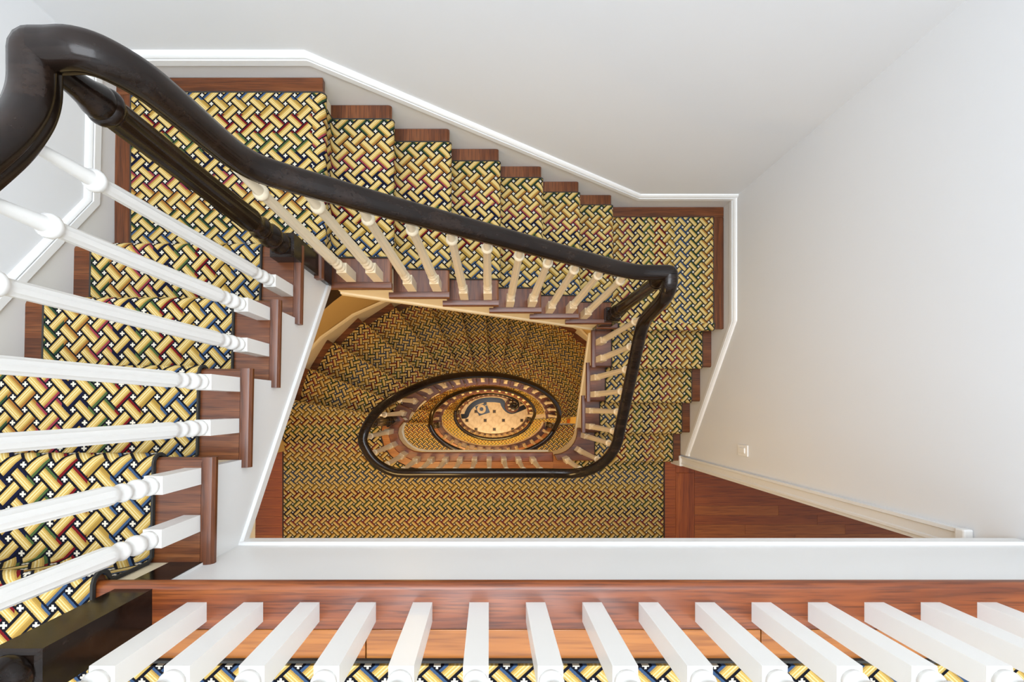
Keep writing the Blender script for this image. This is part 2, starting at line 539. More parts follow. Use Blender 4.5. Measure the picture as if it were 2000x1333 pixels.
def build_flight(F, name_label, oak, special_last=False):
    root = empty('stair_flight', F.P(F.N * G_ / 2, F.width / 2, F.z(F.N + 1)), name_label, 'stairs')
    th = .032
    for i in range(1, F.N + 1):
        if special_last and i == F.N: continue
        r0, r1 = G_ * (i - 1) - .03, G_ * i
        v, f = extrude_profile(half_round(r0, r1, th), F.P(0, 0, F.z(i)), F.R, (0, 0, 1), F.W * (F.width - .033))
        t = mk('tread', v, f, oak[0], root, smooth=True)
        # return nosing along the open end
        v, f = extrude_profile(half_round(0, .032, th), F.P(r0 - .022, F.width - .032, F.z(i)), F.W, (0, 0, 1), F.R * (r1 - r0 + .022))
        mk('return_nosing', v, f, oak[1], t, smooth=True)
        # small cove strip below the return nosing
        v, f = extrude_profile([(0, 0), (.014, 0), (.010, -.008), (0, -.016)], F.P(r0 - .01, F.width - .030, F.z(i) - th), F.W, (0, 0, 1), F.R * (r1 - r0 - .01))
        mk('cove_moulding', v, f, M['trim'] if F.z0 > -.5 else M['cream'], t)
    for i in range(0, F.N + 1):
        rr = G_ * i - .028
        v, f = extrude_profile([(0, 0), (-.018, 0), (-.018, -(R_ - th) - .03), (0, -(R_ - th) - .03)], F.P(rr, 0, F.z(i) - th + .004), F.R, (0, 0, 1), F.W * (F.width - .034))
        mk('riser', v, f, M['cream'], root)
    return root

def string_board(F, root, r_start, r_end, mat, depth=.42):
    """cut outer string: saw-tooth top under the treads, raking bottom with a bead"""
    w = F.width - (.024 if F is FL else .030)
    top = []
    r = r_start
    pts = []
    i0 = 0
    # saw tooth from upper to lower end
    pts.append((r_start, F.z(0) - .03))
    for i in range(0, F.N + 1):
        rr = G_ * i - .028
        if rr >= r_end: break
        if rr > r_start:
            pts.append((rr, F.z(i) - .03)); pts.append((rr, F.z(i + 1) - .03))
        else:
            pts[-1] = (r_start, F.z(i + 1) - .03)
    pts.append((r_end, pts[-1][1]))
    bot = [(r_end, F.nose(r_end) - depth), (r_start, F.nose(r_start) - depth)]
    poly = pts + bot
    n = len(poly)
    V = [F.P(a, w - .03, b) for a, b in poly] + [F.P(a, w, b) for a, b in poly]
    Fc = [tuple(range(n)), tuple(range(2 * n - 1, n - 1, -1))] + [(i, n + i, n + (i + 1) % n, (i + 1) % n) for i in range(n)]
    s = mk('string_board', V, Fc, mat, root)
    a, b = F.P(r_start, w, F.nose(r_start) - depth), F.P(r_end, w, F.nose(r_end) - depth)
    Wv = F.W
    prof = [(-.034, .0), (.007, .0), (.009, .003), (.009, .038), (.006, .042), (0, .044), (-.034, .044)]
    V = [a + Wv * p + Vector((0, 0, q)) for p, q in prof] + [b + Wv * p + Vector((0, 0, q)) for p, q in prof]
    k = len(prof)
    Fc = [tuple(range(k)), tuple(range(2 * k - 1, k - 1, -1))] + [(i, k + i, k + (i + 1) % k, (i + 1) % k) for i in range(k)]
    mk('bead_moulding', V, Fc, mat, s)
    # plaster soffit under the flight
    V = [F.P(r_start, 0, F.nose(r_start) - depth + .03), F.P(r_end, 0, F.nose(r_end) - depth + .03), F.P(r_end, w - .03, F.nose(r_end) - depth + .03), F.P(r_start, w - .03, F.nose(r_start) - depth + .03)]
    V += [v + Vector((0, 0, .03)) for v in V]
    mk('soffit', V, [(0, 1, 2, 3), (7, 6, 5, 4), (0, 4, 5, 1), (1, 5, 6, 2), (2, 6, 7, 3), (3, 7, 4, 0)], M['ceil'], root)
    return s

CT = .009
def runner_profile(F, r_start, i_from, i_to, end_r=None):
    """polyline of the runner surface: from r_start on level i_from, over noses i_from..i_to, ending at the foot of the last riser"""
    pts = [(r_start, F.z(i_from) + CT)]
    for i in range(i_from, i_to + 1):
        rn, z = G_ * i, F.z(i)
        rad = .016 + CT
        for s in range(0, 6):
            a = math.pi / 2 - math.pi * .92 * s / 5
            pts.append((rn - .016 + rad * math.cos(a) + .002, z - .016 + rad * math.sin(a)))
        pts.append((rn - .028 + CT, z - .045))
        zz = F.z(i + 1) + CT
        pts.append((rn - .028 + CT, zz + .012))
        pts.append((rn - .020 + CT, zz))
    if end_r is not None: pts.append((end_r, F.z(i_to + 1) + CT))
    return pts

def runner(F, prof, w0, w1, root, flip=False, bind=True):
    n = len(prof)
    arc = [0.0]
    for i in range(1, n):
        arc.append(arc[-1] + math.dist(prof[i], prof[i - 1]))
    def strip(w0, w1, lift, mat, name, uvs=True):
        V, UV = [], []
        for i, (r, z) in enumerate(prof):
            a = prof[max(i - 1, 0)]; b = prof[min(i + 1, n - 1)]
            t = Vector((b[0] - a[0], b[1] - a[1])).normalized(); nrm = Vector((-t.y, t.x))
            for (w, d) in ((w0, lift), (w1, lift), (w1, -CT * .8), (w0, -CT * .8)):
                V.append(F.P(r + nrm.x * d, w, z + nrm.y * d)); UV.append((w + .02, arc[i]))
        Fc = []
        for i in range(n - 1):
            for j in range(4):
                Fc.append((4 * i + j, 4 * i + (j + 1) % 4, 4 * i + 4 + (j + 1) % 4, 4 * i + 4 + j))
        Fc += [(0, 1, 2, 3), (4 * n - 1, 4 * n - 2, 4 * n - 3, 4 * n - 4)]
        return mk(name, V, Fc, mat, root, uv=UV, smooth=True, auto=60)
    strip(w0, w1, 0, M['carpet'], 'carpet_strip')
    if bind:
        strip(w0 - .005, w0 + .001, .0015, M['bind'], 'binding')
        strip(w1 - .001, w1 + .005, .0015, M['bind'], 'binding')

FL = Flight((-1.602 + SK * (-.39 - .6), -.39), (SK, 1), (1, 0), zA, 4, .882)
FT = Flight((-.708, 1.40), (1, 0), (0, -1), zC_, 6, .855)
FR = Flight((1.647, .543), (0, -1), (-1, 0), zD, 4, .890)

fl = build_flight(FL, 'topmost short flight of four oak treads descending from the landing with white balusters', (M['oak_x'], M['oak_y']))
string_board(FL, fl, -.036, .985, M['trim'])
ft = build_flight(FT, 'long middle flight of six oak treads along the back wall', (M['oak_y'], M['oak_x']))
string_board(FT, ft, -.04, 1.50, M['cream'])
fr = build_flight(FR, 'short flight of four oak treads beside the right wall', (M['oak_x'], M['oak_y']), special_last=True)
string_board(FR, fr, -.03, .757, M['cream'])
# last tread of the right flight, its open end rounded into the landing edge
zt = FR.z(4)
arc = [(.557 + .2 * math.cos(math.radians(a)), -.215 + .2 * math.sin(math.radians(a))) for a in range(0, -91, -10)]
poly = [(1.647, -.470), (.585, -.470), (.570, -.44)] + arc[::-1] + [(.757, -.185), (1.647, -.185)]
prism('tread', poly, zt - .032, zt, M['oak_x'], fr, bevel=.008)
mk('string_board', *ribbon(off2([(.757, -.20)] + arc + [(.40, -.415), (.2, -.415)], .028), [zt - .03] * 10 + [zB - .03] * 4 if False else [zt - .03] * 9 + [zB - .03] * 4, [-3.118, -3.14, -3.17, -3.20, -3.24, -3.27, -3.30, -3.33, -3.36, -3.38, -3.395, -3.41, -3.41], .03), M['cream'], fr, smooth=True)

# runners
def rug(name, label, loc, cat='carpet', group=None):
    return empty(name, loc, label, cat, group)
r1 = rug('stair_runner', 'basketweave patterned runner on the topmost flight of stairs', FL.P(.5, .4, lev(5)))
runner(FL, runner_profile(FL, -.34, 0, 4), .075, .724, r1)
r2 = rug('stair_runner', 'basketweave patterned runner on the long flight along the back wall', FT.P(.8, .4, lev(12)))
runner(FT, runner_profile(FT, -.04, 0, 6), .072, .708, r2)
r3 = rug('stair_runner', 'basketweave patterned runner on the short flight beside the right wall', FR.P(.5, .4, zB))
runner(FR, runner_profile(FR, -.04, 0, 4), .072, .738, r3)

# ------------------------------------------------------------------ quarter landings
lc = empty('stair_landing', (-1.15, 1.0, zC_ - .25), 'quarter landing with dark oak border below the topmost flight', 'landing')
prism('slab', [(-1.59, .58), (-.74, .58), (-.74, 1.40), (-1.59, 1.40)], zC_ - .26, zC_ - .03, M['ceil'], lc)
box('border_board', -1.595, -.708, 1.326, 1.40, zC_ - .03, zC_, M['oak_x'], lc, .004)
box('border_board', -1.595, -1.515, .585, 1.326, zC_ - .03, zC_, M['oak_y'], lc, .004)
v, f = extrude_profile(half_round(-.12, 0, .032), (-.708, .545, zC_), (1, 0, 0), (0, 0, 1), (0, .78, 0))
mk('nosing_board', v, f, M['oak_y'], lc, smooth=True)
box('subfloor', -1.515, -.828, .585, 1.326, zC_ - .03, zC_, M['oak_x'], lc)
cc = rug('landing_carpet', 'basketweave carpet on the quarter landing below the topmost flight', (-1.1, .95, zC_))
def flat_carpet(poly, z, root, run='x', phase=(0, 0), name='carpet_field', mat=None):
    uvf = (lambda p: (p[1] + phase[1], p[0] + phase[0])) if run == 'x' else (lambda p: (p[0] + phase[0], p[1] + phase[1]))
    return prism(name, poly, z, z + CT, mat or M['carpet'], root, uvf)
def edge_strip(path, z, root, d=.006):
    v, f = ribbon(path, z + CT + .0015, z, d)
    return mk('binding', v, f, M['bind'], root)
flat_carpet([(-1.515, .592), (-.748, .592), (-.748, 1.328), (-1.515, 1.328)], zC_, cc, 'x')
edge_strip([(-.748, 1.333), (-1.520, 1.333), (-1.520, .592)], zC_, cc)

ld = empty('stair_landing', (1.2, .97, zD - .25), 'quarter landing with dark oak border in the corner beside the right wall', 'landing')
prism('slab', [(.80, .57), (1.647, .57), (1.647, 1.40), (.80, 1.40)], zD - .26, zD - .03, M['ceil'], ld)
box('border_board', .79, 1.647, 1.326, 1.40, zD - .03, zD, M['oak_x'], ld, .004)
box('border_board', 1.573, 1.647, .543, 1.326, zD - .03, zD, M['oak_y'], ld, .004)
v, f = extrude_profile(half_round(-.12, 0, .032), (.757, .543, zD), (0, -1, 0), (0, 0, 1), (.815, 0, 0))
mk('nosing_board', v, f, M['oak_x'], ld, smooth=True)
box('subfloor', .79, 1.573, .663, 1.326, zD - .03, zD, M['oak_x'], ld)
cd = rug('landing_carpet', 'basketweave carpet on the corner landing beside the right wall', (1.2, .95, zD))
flat_carpet([(.80, .583), (1.568, .583), (1.568, 1.323), (.80, 1.323)], zD, cd, 'y')
edge_strip([(1.573, .583), (1.573, 1.328), (.80, 1.328)], zD, cd)

# ------------------------------------------------------------------ skirtings with moulded caps
CAP = [(0, .08), (.014, .082), (.022, .088), (.022, .117), (.012, .1175), (.012, .1215), (.018, .122), (.017, .130), (.008, .142), (0, .144)]
def skirting(name, label, path, lows, face_dir):
    """path: points along the wall at the base line of the cap (z = nosing/landing line); lows: depth of the board below it"""
    root = empty(name, Vector(path[0]), label, None, None, 'structure')
    prof = [(0, -lows), (.0135, -lows), (.0135, .085), (0, .085)]
    v, f = sweep(path, prof, rotate=False); mk('skirting_board', v, f, M['skirt'], root)
    v, f = sweep(path, CAP, rotate=False); mk('cap_moulding', v, f, M['trim'], root, smooth=True, auto=30)
    return root
yb = YB
sk_b = [(XL + .03, yb, zC_ - .015), (-.735, yb, zC_ - .015), (1.01, yb, zD + .02), (XR, yb, zD + .02)]
# sweep side is to the right of travel: travelling +x along the back wall the right side is -y (into the room)
skirting('baseboard_back', 'white moulded skirting stepping down the back wall', sk_b, .25, None)
sk_r = [(XR, yb, zD + .0), (XR, .575, zD + .0), (XR, -.40, zD - .72), (XR, -.415, zD - .72)]
skirting('baseboard_right', 'white moulded skirting raking down the right wall', sk_r, .25, None)
sk_l = [(xl(-1.2), -1.2, .55), (xl(.825), .825, zC_ - .01), (xl(YB), YB, zC_ - .01)]
skirting('baseboard_left', 'white moulded skirting raking up the left wall', sk_l, .25, None)

# ------------------------------------------------------------------ upper landing (floor A)
def floor_root(label, loc):
    return empty('floor', loc, label, None, None, 'structure')
fa = floor_root('upper landing floor edged with a reddish oak nosing board', (0, -1.2, -.40))
box('slab', -1.62, 1.66, YF, -.43, -.385, -.032, M['ceil'], fa)
v, f = extrude_profile(half_round(-.105, 0, .034, 6), (-.90, -.402, 0), (0, 1, 0), (0, 0, 1), (2.56, 0, 0))
mk('nosing_board', v, f, M['nosing_x'], fa, smooth=True)
v, f = extrude_profile(half_round(-.125, 0, .034, 6), (-1.62, -.39, 0), (0, 1, 0), (0, 0, 1), (.72, 0, 0))
mk('nosing_board', v, f, M['oak_x'], fa, smooth=True)
x = -.90
for L in (.62, .9, .75, .29):
    box('floorboard', x, x + L - .002, -.578, -.509, -.032, -.001, M['honey_x'], fa, .002)
    x += L
box('subfloor', -1.62, 1.66, YF, -.580, -.032, -.002, M['honey_x'], fa)
box('subfloor', -1.62, -.905, -.580, -.517, -.032, -.002, M['honey_x'], fa)
box('fascia_board', -.775, 1.66, -.43, -.424, -.385, -.034, M['trim'], fa)
v, f = extrude_profile([(0, 0), (.007, 0), (.009, .003), (.009, .042), (.006, .046), (0, .048)], (-.765, -.424, -.40), (0, 1, 0), (0, 0, 1), (2.42, 0, 0))
mk('bead_moulding', v, f, M['trim'], fa)
ca = rug('landing_carpet', 'basketweave carpet on the upper landing behind the nearest balusters', (.3, -1.2, 0))
flat_carpet([(-1.53, YF + .05), (1.60, YF + .05), (1.60, -.586), (-.895, -.586), (-.895, -.73), (-1.53, -.73)], -.001, ca, 'x')
edge_strip([(-.89, -.580), (1.60, -.580)], -.001, ca)

# ------------------------------------------------------------------ gallery floors below
def lathe_fill(*a): pass

B_IN = [(-.762, -.128), (-.795, -.165), (-.815, -.20), (-.823, -.245), (-.81, -.295), (-.78, -.337), (-.735, -.375), (-.68, -.402), (-.61, -.415), (-.45, -.415), (-.2, -.415), (.1, -.415), (.40, -.415), (.575, -.415)]
def ell_path(t0, t1, step=6, d=0.0):
    n = max(2, int(abs(t1 - t0) / step))
    return [IN(t0 + (t1 - t0) * i / n, d) for i in range(n + 1)]

TI = [172, 159.5, 144, 131.5, 121, 112, 103, 93.7, 84.6, 75.6, 66, 56, 45.6, 34.6, 23, 11, 0]
TO = [173.8, 161, 148.5, 136, 124, 113, 102, 92, 82, 72, 61, 51, 40, 29, 19, 9, 0]

def gallery(n, path, label, clabel, tl, left_nose, right_pts, carpet_right, carpet_right_x, outer, bands=True):
    """floor with an oval edge; path runs from the left nose round the near side to the right end; outside of the well lies to the right of travel"""
    z = lev(n)
    root = floor_root(label, (0, -1.3, z - .35))
    core = off2(path, -.03)
    poly = core + right_pts + outer + [left_nose[1], left_nose[0]]
    prism('slab', poly, z - .33, z - .032, M['ceil'], root)
    e0, e1, e2 = off2(path, .0), off2(path, -.085), off2(path, -.150)
    v, f = ribbon(e0, z, z - .032, -.085); mk('nosing_board', v, f, M['nosing_x'] if n == 17 else M['oak_x'], root, bevel=.008)
    # curved boards between the nosing and the carpet, cut into lengths
    k = 0
    while k < len(path) - 1:
        m = min(k + 3, len(path) - 1)
        a, b = e1[k:m + 1], e2[k:m + 1]
        prism('floorboard', [tuple(p) for p in a] + [tuple(p) for p in b[::-1]], z - .032, z - .001, M['honey_x'], root)
        k = m
    v, f = ribbon(off2(path, -.026), z - .033, z - .36, -.01); mk('fascia_board', v, f, M['cream'], root, smooth=True)
    bp = [(p[0], p[1], z - .36) for p in off2(path, -.026)]
    v, f = sweep(bp, [(.01, 0), (-.012, 0), (-.016, .008), (-.016, .022), (-.010, .030), (.01, .034)], rotate=False); mk('bead_moulding', v, f, M['cream'], root, smooth=True)
    sub = off2(path, -.149)
    prism('subfloor', sub + right_pts + outer + [left_nose[1], left_nose[0]], z - .032, z - .001, M['merbau_x'], root)
    cr = rug('gallery_carpet', clabel, (0, -1.2, z))
    cp = off2(path, -.152)
    nl0, nl1 = Vector(left_nose[0]), Vector(left_nose[1])
    d = (nl1 - nl0).normalized()
    ci = nl0 + d * .15
    co = nl0 + d * ((nl1 - nl0).length - .07) if not bands else Vector((-1.845, nl1.y))
    fwd = Vector((-d.y, d.x)); fwd = fwd if fwd.y > 0 else -fwd
    poly = [tuple(ci)] + cp[1:] + carpet_right + [(carpet_right_x, YF + .02), (-1.845, YF + .02), tuple(co)]
    flat_carpet(poly, z - .001, cr, 'x')
    edge_strip(([tuple(ci)] + cp[1:])[::-1], z - .001, cr)
    edge_strip([(-1.851, YF + .02), (-1.851, co.y)], z - .001, cr)
    edge_strip([(carpet_right_x + .006, carpet_right[-1][1]), (carpet_right_x + .006, YF + .02)], z - .001, cr)
    # carpet folded over the first nose
    nose_wrap(cr, ci, co, fwd, z, R_)
    return root, cr

def nose_wrap(root, ci, co, fwd, z, drop):
    prof = [(-.006, z + CT - .001)]
    for s in range(0, 6):
        a = math.pi / 2 - math.pi * .9 * s / 5
        prof.append((.0 + (.016 + CT) * math.cos(a) - .010, z - .016 + (.016 + CT) * math.sin(a)))
    prof += [(-.014, z - .05), (-.014, z - drop + CT)]
    arc = [0]
    for i in range(1, len(prof)): arc.append(arc[-1] + math.dist(prof[i], prof[i - 1]))
    V, UV = [], []
    L = (Vector(co) - Vector(ci)).length
    for i, (r, zz) in enumerate(prof):
        for q, (p, w) in enumerate(((ci, 0), (co, L))):
            V.append((p[0] + fwd[0] * r, p[1] + fwd[1] * r, zz)); UV.append((w, arc[i]))
    m = len(prof)
    V += [(p[0] - fwd[0] * .006, p[1] - fwd[1] * .006, p[2]) for p in V[:2 * m]] ; UV += UV[:]
    F = [(2 * i, 2 * i + 1, 2 * i + 3, 2 * i + 2) for i in range(m - 1)] + [(2 * m + 2 * i, 2 * m + 2 * i + 2, 2 * m + 2 * i + 3, 2 * m + 2 * i + 1) for i in range(m - 1)]
    F += [(2 * i, 2 * i + 2, 2 * m + 2 * i + 2, 2 * m + 2 * i) for i in range(m - 1)] + [(2 * i + 1, 2 * m + 2 * i + 1, 2 * m + 2 * i + 3, 2 * i + 3) for i in range(m - 1)]
    return mk('nose_wrap', V, F, M['carpet'], root, uv=UV, smooth=True, auto=60)

fb, cb = gallery(17, B_IN, 'middle floor landing with carpet and red brown floorboards by the doorway',
                 'wide basketweave carpet on the middle floor landing around the black oval rail', TI[0],
                 (B_IN[0], OUT(TO[0])), [(.60, -.44), (1.66, -.44), (1.66, -.60), (1.80, -.60)],
                 [(.752, -.567), (.752, -.455), (1.564, -.455)], 1.564, [(1.80, YF), (-2.45, YF), (-2.45, .06)])
box('floorboard', .576, .75, -.565, -.44, zB - .03, zB, M['honey_x'], fb)
# floorboards of the middle floor: short boards, border plank and the room beyond the doorway
zb = zB
def boards(x0, x1, y0, y1, w, mats, cuts, root, z, along='x'):
    y = y1; row = 0
    while y > y0 + .001:
        ya = max(y - w, y0)
        xs = [x0] + [c for c in cuts[row % len(cuts)] if x0 < c < x1] + [x1]
        for a, b in zip(xs[:-1], xs[1:]):
            box('floorboard', a + .0008, b - .0008, ya + .0008, y - .0008, z - .002, z + .004 + random.random() * .0006, random.choice(mats), root)
        y = ya; row += 1
mm = [M['merbau_x'], M['merbau2_x'], M['merbau_x']]
boards(1.572, 1.676, -1.42, -.47, .085, mm, [[]], fb, zb)
box('border_plank', 1.677, 1.845, -1.42, -.60, zb - .03, zb + .005, M['merbau_y'], fb, .002)
box('border_plank', 1.677, 1.845, -.599, -.50, zb - .03, zb + .005, M['merbau_y'], fb, .002)
boards(1.846, 4.3, -1.42, -.47, .085, mm, [[2.6, 3.5], [2.95], [2.3, 3.2], [2.75, 3.9], [3.35]], fb, zb)
boards(-2.42, -1.856, -1.42, .03, .085, [M['merbau_x'], M['merbau_x'], M['merbau2_x']], [[], [-2.1], [], [-2.25]], fb, zb)
box('slab', 1.80, 4.3, YF, -.40, zb - .33, zb - .002, M['ceil'], fb)
wx = mk('wall_side', *boxg(1.83, 4.3, -.40, -.2, zB, -.4), M['wall']); tag(wx, 'wall of the room beyond the doorway', kind='structure')

fe, ce_ = gallery(nE, [IN(t) for t in range(190, 353, 6)], 'lower gallery floor seen through the oval well', 'basketweave carpet on the lower gallery inside the oval well', 190,
                  (IN(190), OUT(187)), [OUT(-8), (1.95, -.3)], [OUT(-7, -.075)], 1.76, [(1.95, YF), (-2.0, YF), (-2.0, OUT(187)[1])])
WELL[:2] = [(.095, -.19), .755]
ff, cf_ = gallery(nF, [IN(t) for t in range(172, 353, 6)], 'lowest gallery floor seen deep in the oval well', 'golden basketweave carpet on the lowest gallery deep in the oval well', 172,
                  (IN(172), OUT(173.8)), [OUT(-8), (1.95, -.3)], [OUT(-7, -.075)], 1.76, [(1.95, YF), (-2.0, YF), (-2.0, OUT(173.8)[1])])

WELL[:2] = [(.05, -.19), .82]
# ------------------------------------------------------------------ winding flights
def winders(n0, ti, to, label, rlabel):
    z0 = lev(n0)
    root = empty('winding_stair', (0, .7, lev(n0 + len(ti))), label, 'stairs')
    rr = rug('winder_carpet', rlabel, (0, .7, lev(n0 + len(ti))))
    N = len(ti) - 1
    K = 4
    lerp = lambda a, b, f: a + (b - a) * f
    sp, szt, szb = [], [], []
    for j in range(1, N + 1):
        z = z0 - R_ * j
        inn = [Vector(IN(lerp(ti[j - 1], ti[j], f / K))) for f in range(K + 1)]
        out = [Vector(OUT(lerp(to[j - 1], to[j], f / K))) for f in range(K + 1)]
        nd = (out[K] - inn[K]).normalized()                       # along this nose, outwards
        fwd = Vector((nd.y, -nd.x)); fwd = fwd if fwd.dot(inn[K] - inn[0]) > 0 else -fwd
        pd = (out[0] - inn[0]).normalized()
        pf = Vector((pd.y, -pd.x)); pf = pf if pf.dot(inn[K] - inn[0]) > 0 else -pf
        b_in, b_out = inn[0] - pf * .03, out[0] - pf * .03
        poly = [b_in] + inn[1:] + out[:0:-1] + [b_out]
        prism('tread', [tuple(p) for p in poly], z - .032, z, M['oak_x'], root, bevel=.006)
        # riser below this nose
        a, b = inn[K] - fwd * .022 + nd * .03, out[K] - fwd * .022
        q = [a, b, b - fwd * .015, a - fwd * .015]
        prism('riser', [tuple(p) for p in q], z - R_ - .002, z - .031, M['cream'], root)
        # carpet
        ci = [inn[f] + (out[f] - inn[f]).normalized() * .15 for f in range(K + 1)]
        co = [out[f] - (out[f] - inn[f]).normalized() * .075 for f in range(K + 1)]
        ci[0] = ci[0] - pf * .012; co[0] = co[0] - pf * .012
        poly = ci + co[::-1]
        org = inn[K]
        uvf = lambda p: ((Vector((p[0], p[1])) - org).dot(nd), (Vector((p[0], p[1])) - org).dot(fwd))
        prism('carpet_field', [tuple(p) for p in poly], z, z + CT, M['carpet'], rr, uvf)
        nose_wrap(rr, ci[K], co[K], fwd, z, R_)
        # cut string under the open end
        for f in range(K + 1):
            sp.append(tuple(IN(lerp(ti[j - 1], ti[j], f / K), .028))); szt.append(z - .03); szb.append(z0 - R_ * (j - 1 + f / K) - .40)
    # string as separate quads so that its top keeps the saw-tooth
    V, F = [], []
    o2 = [(p[0], p[1]) for p in sp]
    for i, p in enumerate(sp):
        c = Vector(WELL[0]); d = (Vector(p) - c).normalized() * .03
        V += [(p[0], p[1], szb[i]), (p[0], p[1], szt[i]), (p[0] + d.x, p[1] + d.y, szt[i]), (p[0] + d.x, p[1] + d.y, szb[i])]
    for i in range(len(sp) - 1):
        for q in range(4):
            F.append((4 * i + q, 4 * i + 4 + q, 4 * i + 4 + (q + 1) % 4, 4 * i + (q + 1) % 4))
    s = mk('string_board', V, F, M['cream'], root)
    pth = [(p[0], p[1], b) for k_, (p, b) in enumerate(zip(sp, szb)) if k_ % (K + 1) != K or k_ == len(sp) - 1]
    v, f = sweep(pth, [(-.01, 0), (.012, 0), (.014, .02), (.008, .03), (-.01, .03)], rotate=False); mk('bead_moulding', v, f, M['cream'], s, smooth=True)
    # plaster soffit
    V, F = [], []
    m = 0
    for j in range(0, N + 1):
        for f in range(2 if j < N else 1):
            t = lerp(ti[j], ti[min(j + 1, N)], f / 2); u = lerp(to[j], to[min(j + 1, N)], f / 2); zz = z0 - R_ * (j + f / 2) - .37
            p, q = IN(t, .04), OUT(u)
            V += [(p[0], p[1], zz), (q[0], q[1], zz), (q[0], q[1], zz + .02), (p[0], p[1], zz + .02)]; m += 1
    for i in range(m - 1):
        for q in range(4):
            F.append((4 * i + q, 4 * i + 4 + q, 4 * i + 4 + (q + 1) % 4, 4 * i + (q + 1) % 4))
    mk('soffit', V, F, M['ceil'], root)
    # skirting on the curved wall
    pth = []
    for j in range(0, N + 1):
        p = OUT(to[j], .012); pth.append((p[0], p[1], z0 - R_ * j + .02))
    v, f = sweep(pth, [(0, -.22), (.012, -.22), (.012, .085), (0, .085)], rotate=False); sk = mk('skirting_board', v, f, M['cream'], root, smooth=True)
    v, f = sweep(pth, CAP, rotate=False); mk('cap_moulding', v, f, M['cream'], sk, smooth=True, auto=30)
    return root

TI2, TO2 = [190] + TI, [187] + TO
TI3, TO3 = TI[:13], TO[:13]
winders(17, TI, TO, 'curved flight of winder treads sweeping under the long flight of stairs', 'basketweave carpet on the winder treads under the long flight of stairs')
winders(nE, TI2, TO2, 'second curved flight of winder treads seen through the oval well', 'basketweave carpet on the second curved flight inside the oval well')
WELL[:2] = [(.095, -.19), .755]
winders(nF, TI3, TO3, 'lowest curved flight of stairs ending on the marble floor', 'basketweave carpet on the lowest curved flight above the marble floor')

WELL[:2] = [(.05, -.19), .82]
# ------------------------------------------------------------------ balustrades
RB = .055
# topmost flight -----------------------------------------------------------------
wI = FL.width - RB
b1 = empty('stair_balustrade', FL.P(.5, wI, zC_), 'black handrail and white fluted balusters along the topmost flight', 'balustrade')
for i in range(1, 5):
    for d in ((.05, .176) if i < 4 else (.178,)):
        p = FL.P(G_ * i - d, wI, FL.z(i))
        baluster(b1, p.x, p.y, p.z, FL.nose(G_ * i - d) + .853 - FL.z(i))
xr = lambda y: -.775 + SK * (y - .6)
zl = lambda y: -(y + .39) * .7106 + .877
ZL = .257
path = [(xr(y), y, zl(y)) for y in (-.36, -.2, 0, .2, .30, .37)] + [(xr(.42), .42, .304), (xr(.46), .46, .283), (xr(.50), .50, .266), (xr(.54), .54, ZL), (xr(.585), .585, ZL)]
handrail(catmull(path, 5) + [(-.7755, .5955, ZL), (-.7747, .6005, ZL), (-.7722, .6045, ZL), (-.7685, .6065, ZL), (-.764, .607, ZL)], b1, post=(-.75, .607, ZL))
newel(b1, -.770, .600, zC_, 1.132, .25, .16)
# long flight --------------------------------------------------------------------
wT = FT.width - RB
b2 = empty('stair_balustrade', FT.P(.8, wT, zD), 'black handrail and white fluted balusters along the long middle flight', 'balustrade')
yT = 1.40 - wT
zt_ = lambda x: zC_ - (x + .708) * .7106 + .85
for i in range(1, 7):
    for d in ((.06, .186) if i < 6 else (.186,)):
        p = FT.P(G_ * i - d, wT, FT.z(i))
        baluster(b2, p.x, p.y, p.z, FT.nose(G_ * i - d) + .826 - FT.z(i), mat='warm_lit')
path = [(-.764, .607, ZL), (-.74, .607, ZL), (-.70, .607, ZL), (-.668, .606, ZL - .02), (-.643, .606, ZL - .075), (-.632, .606, .09), (-.624, .606, 0.0), (-.612, .606, -.075), (-.585, .605, -.128), (-.53, .605, -.178), (-.45, .603, zt_(-.45))]
path += [(x, yT, zt_(x)) for x in (-.3, -.1, .1, .3, .45)] + [(.55, yT, zt_(.55) - .0), (.62, yT, -.985), (.68, yT, -1.008), (.74, yT, -1.012), (.79, yT, -1.012)]
ZD_ = -1.012
handrail(catmull(path, 5) + [(.801, yT, ZD_), (.8055, yT - .0008, ZD_), (.8092, yT - .0032, ZD_), (.8113, yT - .0068, ZD_), (.812, yT - .011, ZD_)], b2, pre=(-.7685, .6065, ZL), post=(.812, yT - .03, ZD_))
newel(b2, .806, .600, zD, 1.115, .24, .16)
# right flight -------------------------------------------------------------------
wR = FR.width - RB
xR = 1.647 - wR
b3 = empty('stair_balustrade', (xR, .1, zB), 'black handrail and pale balusters beside the right wall flight', 'balustrade')
zr = lambda y: zD - (.543 - y) * .7106 + .85
for i in range(1, 4):
    for d in (.055, .182):
        p = FR.P(G_ * i - d, wR, FR.z(i))
        baluster(b3, p.x, p.y, p.z, FR.nose(G_ * i - d) + .826 - FR.z(i), mat='warm_lit')
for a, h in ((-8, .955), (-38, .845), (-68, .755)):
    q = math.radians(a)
    baluster(b3, .557 + .255 * math.cos(q), -.215 + .255 * math.sin(q), FR.z(4), h, rot=q, mat='warm_lit')
path = [(.812, yT - .011, -1.012), (.812, .548, -1.018), (.812, .512, -1.055), (.812, .492, -1.12), (.812, .477, -1.21), (.812, .458, -1.31), (.812, .425, -1.38), (.812, .37, zr(.37))]
path += [(.812, y, zr(y)) for y in (.2, 0, -.15)]
for a, z in ((-5, -1.865), (-25, -1.945), (-45, -2.02), (-65, -2.09), (-85, -2.145)):
    q = math.radians(a); path.append((.557 + .255 * math.cos(q), -.215 + .255 * math.sin(q), z))
zrB = zB + .872
path += [(.47, -.472, -2.172), (.38, -.473, zrB)]
RB_R = path
